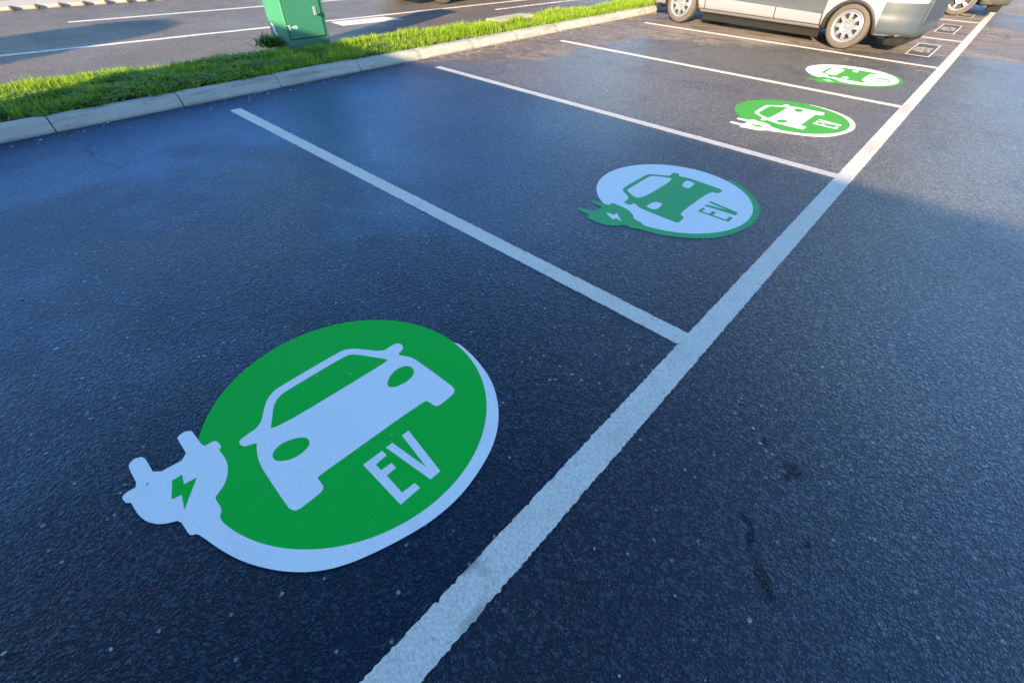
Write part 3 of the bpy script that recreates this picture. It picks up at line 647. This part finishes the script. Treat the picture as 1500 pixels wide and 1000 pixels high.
dry = (nrg.random(len(gx)) < .03+.25*np.clip(vnoise(gx, gy, 2.3, 17)-.6, 0, 1))[:,None]; c = np.where(dry, g2*nrg.uniform(.6,1,(len(gx),1)), c)
o = blades('grass', gx, gy, soil-.004, L, nrg.uniform(.004,.0085,len(gx)), c, seed=5)
o['kind'] = 'stuff'
# broad-leaved ground weeds in the shaded near half of the strip
NW = 16000
wy = nrg.uniform(-3.0, 3.0, NW); wf = nrg.random(NW)**1.1*.75
wx = KX-.15+(verge_far(wy)-KX+.15)*wf
q1 = vnoise(wx, wy, 3.1, 8); k = (q1 > .45) & ~((wx < CX+.03)&(wy > CY0-.03)&(wy < CY1+.03)) & (nrg.random(NW) < np.interp(wy, [1.6,3.0], [1,.15]))
wx, wy, wf, q1 = wx[k], wy[k], wf[k], q1[k]
ws = np.interp(wf, [0,.06,.3,.6,.88,1], [.075,.095,.105,.10,.08,.035])
m = np.clip(vnoise(wx, wy, 7, 9)+nrg.normal(0,.2,len(wx)), 0, 1)[:,None]
cw = np.array([.08,.18,.02])*(1-m)+np.array([.20,.33,.04])*m
o = blades('ground_weeds', wx, wy, ws+.02*q1, .035+.05*nrg.random(len(wx))*q1, nrg.uniform(.012,.026,len(wx)), cw, lean=.95, seed=6, curl=.4)
o['kind'] = 'stuff'
# ragged weed by the cabinet
wd_ = thing('weed', 'ragged dark green weed growing against the near side of the green cabinet', 'weed', (-6.52,1.31,.085))
n = 260
ax = nrg.normal(0,.075,n); ay = nrg.normal(0,.065,n)
cc = np.array([.03,.095,.02])*(.6+nrg.random((n,1))*1.6)
blades('weed_leaves', ax, ay, np.abs(nrg.normal(0,.03,n)), nrg.uniform(.06,.19,n), nrg.uniform(.007,.018,n), cc, lean=.75, parent=wd_, seed=12)
n = 40
blades('weed_stems', nrg.normal(0,.03,n), nrg.normal(0,.05,n), np.zeros(n), nrg.uniform(.14,.26,n), np.full(n,.006), np.tile(np.array([[.05,.08,.025]]),(n,1)), lean=.2, parent=wd_, seed=13)
# grit and leaf crumbs lying on the asphalt
bm = bmesh.new(); gr = random.Random(21)
pts = [(gr.uniform(-4.9,3.0), gr.uniform(-2.6,3.5)) for _ in range(230)] + [(KX+abs(gr.gauss(0,.12))+.01, gr.uniform(-2,9)) for _ in range(160)]
pts += [(-4.87,-1.25),(-4.85,-1.36),(-4.55,-.45),(-4.5,.18),(-4.62,-.2)]
for (x, y) in pts:
    s = gr.uniform(.002,.0055) if x > KX+.3 else gr.uniform(.003,.010)
    r = bmesh.ops.create_icosphere(bm, subdivisions=1, radius=s)
    kx, ky, kz = gr.uniform(.7,1.5), gr.uniform(.7,1.5), gr.uniform(.3,.7)
    for v in r['verts']: v.co = Vector((v.co.x*kx+x, v.co.y*ky+y, v.co.z*kz+s*.4))
o = from_bm('grit', bm, plain('grit_stone', (.36,.34,.30), .8, grain=.5, gscale=9)); o['kind'] = 'stuff'
# ------------------------------------------------------------------ cars
def paint(name, col, metal, rough=.28):
    t = NT(name)
    f = t.noise(900, 2, .5)
    c = t.mix(f, tuple(v*.94 for v in col), tuple(min(1, v*1.05) for v in col))
    z = t.n('ShaderNodeSeparateXYZ', {0: t.P}).outputs[2]
    dirt = t.math('MULTIPLY', t.math('SUBTRACT', 1.0, t.step(t.math('ADD', z, t.math('MULTIPLY', t.noise(9, 4, .6), .12)), .26, .42)), .35)
    c = t.mix(dirt, c, (.30,.27,.23))
    return t.bsdf(Base_Color=c, Metallic=metal, Roughness=rough, Coat_Weight=.6, Coat_Roughness=.06)
M_TYRE = None
def tyre_mat():
    t = NT('tyre_rubber')
    f = t.noise(14, 4, .6)
    c = t.mix(f, (.055,.048,.042), (.11,.097,.085))
    return t.bsdf(Base_Color=c, Roughness=.82, Normal=t.bump(t.noise(60, 3, .6), .15, .004))
M_TYRE = tyre_mat()
M_RIM = plain('wheel_silver', (.27,.29,.32), .35, .5, grain=.06)
M_HUBDK = plain('brake_dark', (.03,.03,.032), .6, .3)
M_TRIM = plain('black_plastic_trim', (.022,.022,.023), .55, grain=.3, gscale=30)
M_DOOR_REFL = plain('grey_door_reflection', (.060,.072,.084), .5, grain=.15, gscale=15)
M_GLASS = plain('car_glass', (.015,.018,.02), .05)
M_UNDER = plain('underbody', (.006,.006,.006), .9)
M_RED = plain('tail_lamp_red', (.35,.01,.012), .15, coat=.5)
M_LAMP = plain('head_lamp_clear', (.62,.64,.66), .1, coat=.6)
M_PLATE = plain('number_plate_white', (.7,.7,.68), .4)
ZP = [(.185,.72),(.21,.79),(.25,.825),(.30,.848),(.40,.868),(.425,.878),(.44,.868),(.52,.874),(.66,.888),(.80,.888),(.92,.87),(1.0,.845)]
def taper(x):
    a = max(0, (x-1.35)/.85); b = max(0, (-x-1.56)/.66)
    return 1 - .26*min(1,a)**2.2 - .30*min(1,b)**2.5
def halfw(x, z): return interp(z, ZP)*taper(x)
def topz(x): return interp(x, [(-2.23,.90),(-2.1,.97),(-1.6,.99),(1.15,.97),(1.6,.88),(2.05,.74),(2.2,.60)])
def botz(x): return interp(x, [(-2.23,.30),(-2.1,.235),(-1.9,.20),(1.9,.19),(2.1,.20),(2.2,.25)])
WB, WR = 1.42, .285
def build_car(name, label, loc, rz, mat, rimdark=False, door_refl=True, bump_mat=None):
    car = thing(name, label, 'car', (loc[0], loc[1], .005), rz, None)
    # lower body lofted along its length
    xs = [-2.22,-2.19,-2.13,-2.04,-1.92,-1.8,-1.6,-1.3,-1,-.5,0,.5,1,1.3,1.6,1.75,1.9,2.0,2.08,2.14,2.18]
    fr = [0,.03,.08,.16,.30,.33,.36,.50,.66,.82,.93,.985,1]
    bm = bmesh.new(); rows = []
    for x in xs:
        zb, zt = botz(x), topz(x); half = [(0, zb), (halfw(x,zb+.01)*.75, zb)]
        end = 1.0
        if x < -2.1: end = 1-((-x-2.1)/.14)**2*.10
        if x > 2.0: end = 1-((x-2.0)/.2)**2*.12
        for f in fr:
            z = zb+(zt-zb)*f
            half.append((halfw(x, z)*end, z))
        wtop = half[-1][0]
        half += [(wtop*.93, zt+.016), (wtop*.6, zt+.03), (0, zt+.036)]
        ring = [bm.verts.new((x, y, z)) for y, z in half] + [bm.verts.new((x, -y, z)) for y, z in half[-2:0:-1]]
        rows.append(ring)
    n = len(rows[0])
    for A, B in zip(rows, rows[1:]):
        for k in range(n): bm.faces.new((A[k], A[(k+1)%n], B[(k+1)%n], B[k]))
    bm.faces.new(rows[0]); bm.faces.new(rows[-1][::-1])
    bmesh.ops.recalc_face_normals(bm, faces=bm.faces)
    body = from_bm('body', bm, [mat, M_UNDER], car)
    # wheel arches cut out of the body
    cb = bmesh.new()
    for x in (-WB, WB):
        for s in (-1, 1):
            rr = lathe(cb, [(s*.56, .352), (s*1.05, .352)], 40, 'y', (x, 0, .238))
            cb.faces.new(rr[0]); cb.faces.new(rr[1][::-1])
    cutter = from_bm('cutter', cb, [M_UNDER], car)
    md = body.modifiers.new('b', 'BOOLEAN'); md.object = cutter; md.operation = 'DIFFERENCE'; md.solver = 'EXACT'; md.material_mode = 'TRANSFER'
    dg = bpy.context.evaluated_depsgraph_get()
    me = bpy.data.meshes.new_from_object(body.evaluated_get(dg))
    body.modifiers.clear(); body.data = me; me.name = 'body'
    bpy.data.objects.remove(cutter)
    for p in me.polygons:
        r_ = [math.hypot(p.center.x-wx, p.center.z-.238) for wx in (-WB, WB)]
        inside = min(max(math.hypot(me.vertices[v].co.x-wx, me.vertices[v].co.z-.238) for v in p.vertices) for wx in (-WB, WB)) < .3535 and abs(p.center.y) < .95
        p.material_index = 1 if (inside or (p.normal.z < -.6 and p.center.z < .4)) else 0
    if len(me.materials) < 2: me.materials.append(M_UNDER)
    me.materials[0] = mat; me.materials[1] = M_UNDER
    me.polygons.foreach_set('use_smooth', [True]*len(me.polygons))
    try: me.set_sharp_from_angle(angle=R(32))
    except Exception: pass
    # cabin with roof and glass
    out = [(1.22,.96),(.42,1.47),(.15,1.54),(-.6,1.585),(-1.5,1.56),(-1.78,1.50),(-2.12,.98)]
    def gw(z): return .838-(z-.96)*.36
    bm = bmesh.new()
    A = [bm.verts.new((x, gw(z), z)) for x, z in out]; B = [bm.verts.new((x, -gw(z), z)) for x, z in out]
    bm.faces.new(A); bm.faces.new(B[::-1])
    for k in range(len(out)): 
        k2 = (k+1) % len(out); bm.faces.new((A[k], B[k], B[k2], A[k2]))
    bmesh.ops.bevel(bm, geom=list(bm.edges), offset=.04, segments=3, affect='EDGES')
    from_bm('cabin', bm, mat, car, True)
    def glass(nm, poly):
        for s in (-1, 1):
            bm = bmesh.new()
            P = [bm.verts.new((x, s*(gw(z)+.004), z)) for x, z in poly]; Q = [bm.verts.new((x, s*(gw(z)-.02), z)) for x, z in poly]
            m_ = len(poly); bm.faces.new(P); bm.faces.new(Q[::-1])
            for k in range(m_): bm.faces.new((P[k], Q[k], Q[(k+1)%m_], P[(k+1)%m_]))
            from_bm(nm, bm, M_GLASS, car)
    glass('front_door_window', [(.95,1.02),(.38,1.40),(-.28,1.46),(-.28,1.02)])
    glass('rear_door_window', [(-.36,1.02),(-.36,1.465),(-1.2,1.46),(-1.2,1.02)])
    glass('quarter_window', [(-1.28,1.03),(-1.28,1.455),(-1.60,1.43),(-1.85,1.08)])
    bm = bmesh.new()
    for (x0,z0,x1,z1,nx) in ((1.17,1.0,.46,1.453,1),):
        v = [(x0+.012,.70,z0+.02),(x0+.012,-.70,z0+.02),(x1+.012,-.58,z1+.0),(x1+.012,.58,z1+.0)]
        bm.faces.new([bm.verts.new(p) for p in v]); bm.faces.new([bm.verts.new((p[0]-.03,p[1],p[2]-.02)) for p in v][::-1])
    from_bm('windscreen', bm, M_GLASS, car)
    bm = bmesh.new()
    v = [(-2.10,.68,1.06),(-2.10,-.68,1.06),(-1.83,-.56,1.45),(-1.83,.56,1.45)]
    bm.faces.new([bm.verts.new(p) for p in v]); bm.faces.new([bm.verts.new((p[0]+.03,p[1],p[2]-.02)) for p in v][::-1])
    from_bm('rear_window', bm, M_GLASS, car)
    # side panels that follow the body's side
    def skin(nm, x0, x1, zlo, zhi, off, m_, s, nx=16, nz=6, parent=car, cut=True, th=.006):
        bm = bmesh.new(); rws = []
        for i in range(nx+1):
            x = x0+(x1-x0)*i/nx; rw = []
            a = zlo(x) if callable(zlo) else zlo; b = zhi(x) if callable(zhi) else zhi
            for j in range(nz+1):
                z = a+(b-a)*j/nz; rw.append((x, z))
            rws.append(rw)
        top = [[bm.verts.new((x, s*(halfw(x,z)+off), z)) for x, z in rw] for rw in rws]
        bot = [[bm.verts.new((x, s*(halfw(x,z)+off-th), z)) for x, z in rw] for rw in rws]
        for i in range(nx):
            for j in range(nz):
                bm.faces.new((top[i][j], top[i+1][j], top[i+1][j+1], top[i][j+1]))
                bm.faces.new((bot[i][j], bot[i][j+1], bot[i+1][j+1], bot[i+1][j]))
        for i in range(nx):
            for j in (0, nz): bm.faces.new((top[i][j], top[i+1][j], bot[i+1][j], bot[i][j]))
        for j in range(nz):
            for i in (0, nx): bm.faces.new((top[i][j], top[i][j+1], bot[i][j+1], bot[i][j]))
        o = from_bm(nm, bm, m_, parent, True)
        try: o.data.set_sharp_from_angle(angle=R(40))
        except Exception: pass
        return o
    for s in (-1, 1):
        fd = skin('front_door', -.30, .93, .262, .95, .0045, mat, s, 20, 14)
        rd_ = skin('rear_door', -1.02, -.315, .262, .95, .0045, mat, s, 14, 14)
        for d, hx in ((fd, -.12), (rd_, -.84)):
            bm = bmesh.new(); box(bm, (hx-.09, s*(.885)-.012, .795), (hx+.09, s*(.885)+.03, .825), .008); from_bm('door_handle', bm, mat, d)
        if door_refl:
            skin('door_reflection', -1.035, .96, lambda x: .40+.022*(x+1.03), lambda x: .60, .0165, M_DOOR_REFL, s, 20, 6, th=.0115)  # grey band standing in for a dark reflection on the doors
        skin('sill', -1.03, 1.03, .196, .250, .006, mat, s, 20, 3, th=.012)
        skin('sun_block_skirt', -1.02, 1.02, .085, .194, -.022, M_UNDER, s, 12, 3, th=.03)  # added black strip that keeps low sun from under the sill
        skin('sill_gap', -1.03, 1.03, .2505, .2615, .001, M_TRIM, s, 12, 1, th=.004)
        for sx in (-.3075, -1.028, .938):
            skin('door_seam', sx-.0075, sx+.0075, .262, .95, .0025, M_TRIM, s, 1, 14, th=.004)
        # arch lips
        for x in (-WB, WB):
            bm = bmesh.new(); rws = []
            for k in range(25):
                t_ = R(-2+184*k/24); rw = []
                for rad, off in ((.322,-.10),(.322,-.012),(.329,.006),(.362,.0135),(.370,.002)):
                    xx, zz = x+rad*math.cos(t_), .238+rad*math.sin(t_)
                    rw.append(bm.verts.new((xx, s*(halfw(xx, max(zz,.2))+off), zz)))
                rws.append(rw)
            for a, b in zip(rws, rws[1:]):
                for q in range(4): bm.faces.new((a[q], a[q+1], b[q+1], b[q]))
            from_bm('wheel_arch_trim', bm, M_TRIM, car, True)
        # lamps
        bm = bmesh.new(); box(bm, (-2.205,s*.60,.70), (-2.09,s*.735,1.0), .02); from_bm('tail_lamp', bm, M_RED, car)
        bm = bmesh.new(); box(bm, (1.93,s*.42,.60), (2.16,s*.64,.70), .03); from_bm('headlight', bm, M_LAMP, car)
        bm = bmesh.new(); box(bm, (.72,s*.86,.97), (.86,s*1.03,1.09), .035); from_bm('door_mirror', bm, mat, car)
    # rear bumper wrapping round from the arches
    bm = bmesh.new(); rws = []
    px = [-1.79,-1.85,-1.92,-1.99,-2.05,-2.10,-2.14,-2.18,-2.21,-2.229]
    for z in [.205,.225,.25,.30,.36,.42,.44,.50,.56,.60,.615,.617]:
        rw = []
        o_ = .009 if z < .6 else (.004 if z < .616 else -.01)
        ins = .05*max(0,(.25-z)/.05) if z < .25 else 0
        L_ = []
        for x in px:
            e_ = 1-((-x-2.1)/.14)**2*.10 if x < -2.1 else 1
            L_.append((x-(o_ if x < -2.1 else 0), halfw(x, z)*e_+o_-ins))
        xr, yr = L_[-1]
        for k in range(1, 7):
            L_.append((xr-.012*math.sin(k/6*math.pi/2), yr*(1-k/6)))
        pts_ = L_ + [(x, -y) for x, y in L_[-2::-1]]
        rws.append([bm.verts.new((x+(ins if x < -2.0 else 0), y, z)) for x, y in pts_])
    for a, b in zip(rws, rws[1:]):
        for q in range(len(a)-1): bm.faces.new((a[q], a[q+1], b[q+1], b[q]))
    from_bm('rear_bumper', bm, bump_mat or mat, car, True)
    # rear: tailgate recess panel, lower valance, plate; front: grille
    bm = bmesh.new(); box(bm, (-2.262,-.55,.36), (-2.19,.45,.70), .03); from_bm('tailgate_recess', bm, plain('recess_grey', (.03,.042,.06), .3), car)
    bm = bmesh.new(); box(bm, (-2.250,-.26,.74), (-2.20,.26,.85), .002, 1); from_bm('number_plate', bm, M_PLATE, car)
    bm = bmesh.new(); box(bm, (-2.13,-.60,.095), (-1.90,.60,.215), .03); from_bm('rear_shade_valance', bm, M_UNDER, car)  # black and deepened to stand in for shade under the bumper
    bm = bmesh.new(); box(bm, (2.10,-.40,.36), (2.195,.40,.52), .02); from_bm('grille', bm, M_TRIM, car)
    bm = bmesh.new(); box(bm, (1.95,-.62,.165), (2.13,.62,.235), .02); from_bm('front_lip', bm, M_TRIM, car)
    bm = bmesh.new(); box(bm, (-1.95,-.66,.20), (1.9,.66,.30)); from_bm('underbody_tray', bm, M_UNDER, car)
    # wheels
    def wheel(x, s):
        c = (x, s*.755, WR)
        bm = bmesh.new()
        rr = lathe(bm, [(-.02,.02),(-.02,.175),(.03,.195),(.03,.02)], 32, 'y'); bm.faces.new(rr[0]); bm.faces.new(rr[-1][::-1])
        wh = from_bm('wheel', bm, M_HUBDK, car); wh.location = c
        if s < 0: wh.rotation_euler = (0,0,math.pi)
        bm = bmesh.new()
        lathe(bm, [(-.085,.20),(-.095,.225),(-.092,.262),(-.078,.279),(-.05,WR),(0,WR+.001),(.05,WR),(.078,.279),(.090,.266),(.094,.245),(.0935,.243),(.096,.240),(.094,.222),(.086,.205),(.07,.196),(-.07,.196)], 64, 'y', closed=True)
        from_bm('tyre', bm, M_TYRE, wh, True)
        bm = bmesh.new()
        lathe(bm, [(.04,.197),(.088,.203),(.092,.196),(.086,.180),(.075,.172),(.04,.172)], 64, 'y', closed=True)      # outer rim
        rr = lathe(bm, [(.05,.066),(.088,.066),(.094,.058),(.090,.034),(.097,.032),(.099,.012),(.099,.002)], 32, 'y'); bm.faces.new(rr[-1])
        ns = 8 if not rimdark else 5
        na = ns*24
        rad_l = [.064,.085,.098,.120,.142,.160,.174]; dep_l = [.088,.091,.092,.092,.090,.086,.080]
        vv = [[bm.verts.new((ra*math.cos(2*math.pi*k/na), de, ra*math.sin(2*math.pi*k/na))) for k in range(na)] for ra, de in zip(rad_l, dep_l)]
        vb = [[bm.verts.new((ra*math.cos(2*math.pi*k/na), de-.03, ra*math.sin(2*math.pi*k/na))) for k in range(na)] for ra, de in zip(rad_l, dep_l)]
        def hole(i, k):
            k %= na; f = (k % 24)/24
            lo, hi = ((2, 4) if not rimdark else (1, 5))
            if not (lo <= i <= hi): return False
            wd2 = (.20, .25, .29)[min(i-lo,2)] if not rimdark else .33
            return abs(f+.5/24-.5) < wd2
        for i in range(len(rad_l)-1):
            for k in range(na):
                k2 = (k+1) % na
                if hole(i, k): continue
                bm.faces.new((vv[i][k], vv[i][k2], vv[i+1][k2], vv[i+1][k]))
                if hole(i, k+1): bm.faces.new((vv[i][k2], vb[i][k2], vb[i+1][k2], vv[i+1][k2]))
                if hole(i, k-1): bm.faces.new((vv[i][k], vv[i+1][k], vb[i+1][k], vb[i][k]))
                if hole(i+1, k): bm.faces.new((vv[i+1][k], vv[i+1][k2], vb[i+1][k2], vb[i+1][k]))
                if i and hole(i-1, k): bm.faces.new((vv[i][k], vb[i][k], vb[i][k2], vv[i][k2]))
        from_bm('rim', bm, M_RIM, wh)
    for x in (-WB, WB):
        for s in (-1, 1): wheel(x, s)
    return car
GRP = 'cars'
A1 = R(180-5.5)
c1 = build_car('parked_car', 'silver car with hubcaps parked in the bay beyond the sunlit emblems', (-2.66, 8.66), A1, paint('silver_paint', (.38,.42,.48), .5), bump_mat=plain('shade_grey_bumper', (.050,.068,.084), .5, grain=.08, coat=.12))  # the bumper's dark grey is shade painted into its colour
c2 = build_car('parked_car', 'dark grey car behind the silver car, only its alloy wheel showing', (-1.97, 14.46), math.pi, paint('dark_grey_paint', (.10,.105,.11), .5), rimdark=True, door_refl=False)
c3 = build_car('passing_car', 'dark blue car on the road behind the verge, cut off by the photo edge', (-9.32, 7.62), R(90-4.3), paint('navy_paint', (.015,.022,.04), .3), door_refl=False)

# ------------------------------------------------------------------ what casts the shade (behind the camera)
def brick_mat():
    t = NT('shop_wall_render')
    b = t.n('ShaderNodeTexBrick', {'Vector': t.n('ShaderNodeMapping', {'Vector': t.P, 'Rotation': (R(90),0,0)}).outputs[0], 'Color1': (.34,.30,.26,1), 'Color2': (.29,.26,.22,1), 'Mortar': (.38,.36,.33,1), 'Scale': 4.2})
    return t.bsdf(Base_Color=b.outputs[0], Roughness=.85)
YB, HB = -6.5, 2.87
XB0, XB1 = -3.70, 13.0
bl = thing('shop_building', 'low flat roofed brick shop with a long shaded front behind the viewer', 'building', ((XB0+XB1)/2, YB-5, 0))
hx = (XB1-XB0)/2
def plan(bm, o_, z0, z1):
    P = [(-hx-o_, 5+o_), (hx+o_, 5+o_), (hx+o_, -1.5-o_), (-hx+6.5*.47-o_, -1.5-o_)]   # end wall slanted along the sun to trim the cast shadow
    A = [bm.verts.new((x, y, z0)) for x, y in P]; B = [bm.verts.new((x, y, z1)) for x, y in P]
    bm.faces.new(A[::-1]); bm.faces.new(B)
    for i in range(4): bm.faces.new((A[i], B[i], B[(i+1)%4], A[(i+1)%4]))
bm = bmesh.new(); plan(bm, 0, -.05, HB-.22); from_bm('wall', bm, brick_mat(), bl)
bm = bmesh.new(); plan(bm, .02, HB-.2195, HB); from_bm('roof', bm, plain('roof_fascia', (.16,.16,.17), .6), bl)
for k in range(5):
    x = -hx+1.6+k*3.6
    bm = bmesh.new(); box(bm, (x-1.0,4.97,.75), (x+1.0,5.03,2.25), .01); f_ = from_bm('window', bm, plain('window_frame', (.5,.5,.5), .5), bl)
    bm = bmesh.new(); box(bm, (x-.92,5.0301,.83), (x+.92,5.036,2.17)); from_bm('pane', bm, M_GLASS, f_)
# unseen tree added on the verge, shaped to cast the shadow on the road
tr = thing('shadow_tree', 'unseen narrow evergreen added on the verge to cast the road shadow', 'tree', (-5.96,-9.0,.08))
bm = bmesh.new()
lathe(bm, [(0,.10),(.5,.085),(1.4,.07),(2.7,.02)], 12, 'z'); from_bm('shadow_tree_trunk', bm, plain('shadow_tree_bark', (.09,.07,.05), .9, grain=.4), tr, True)
n = 48000
u_ = nrg.normal(size=(n,3)); u_ /= (np.abs(u_)**4).sum(1)[:,None]**(1/4); rad_ = nrg.random(n)**.28
px, py, pz = u_[:,0]*.76*rad_, u_[:,1]*.76*rad_, 1.72+u_[:,2]*1.36*rad_
cc = np.array([.016,.05,.014])*(1+nrg.random((n,1))*1.6)
blades('shadow_tree_crown', px, py, pz, nrg.uniform(.05,.10,n), nrg.uniform(.03,.055,n), cc, lean=.9, parent=tr, seed=31)
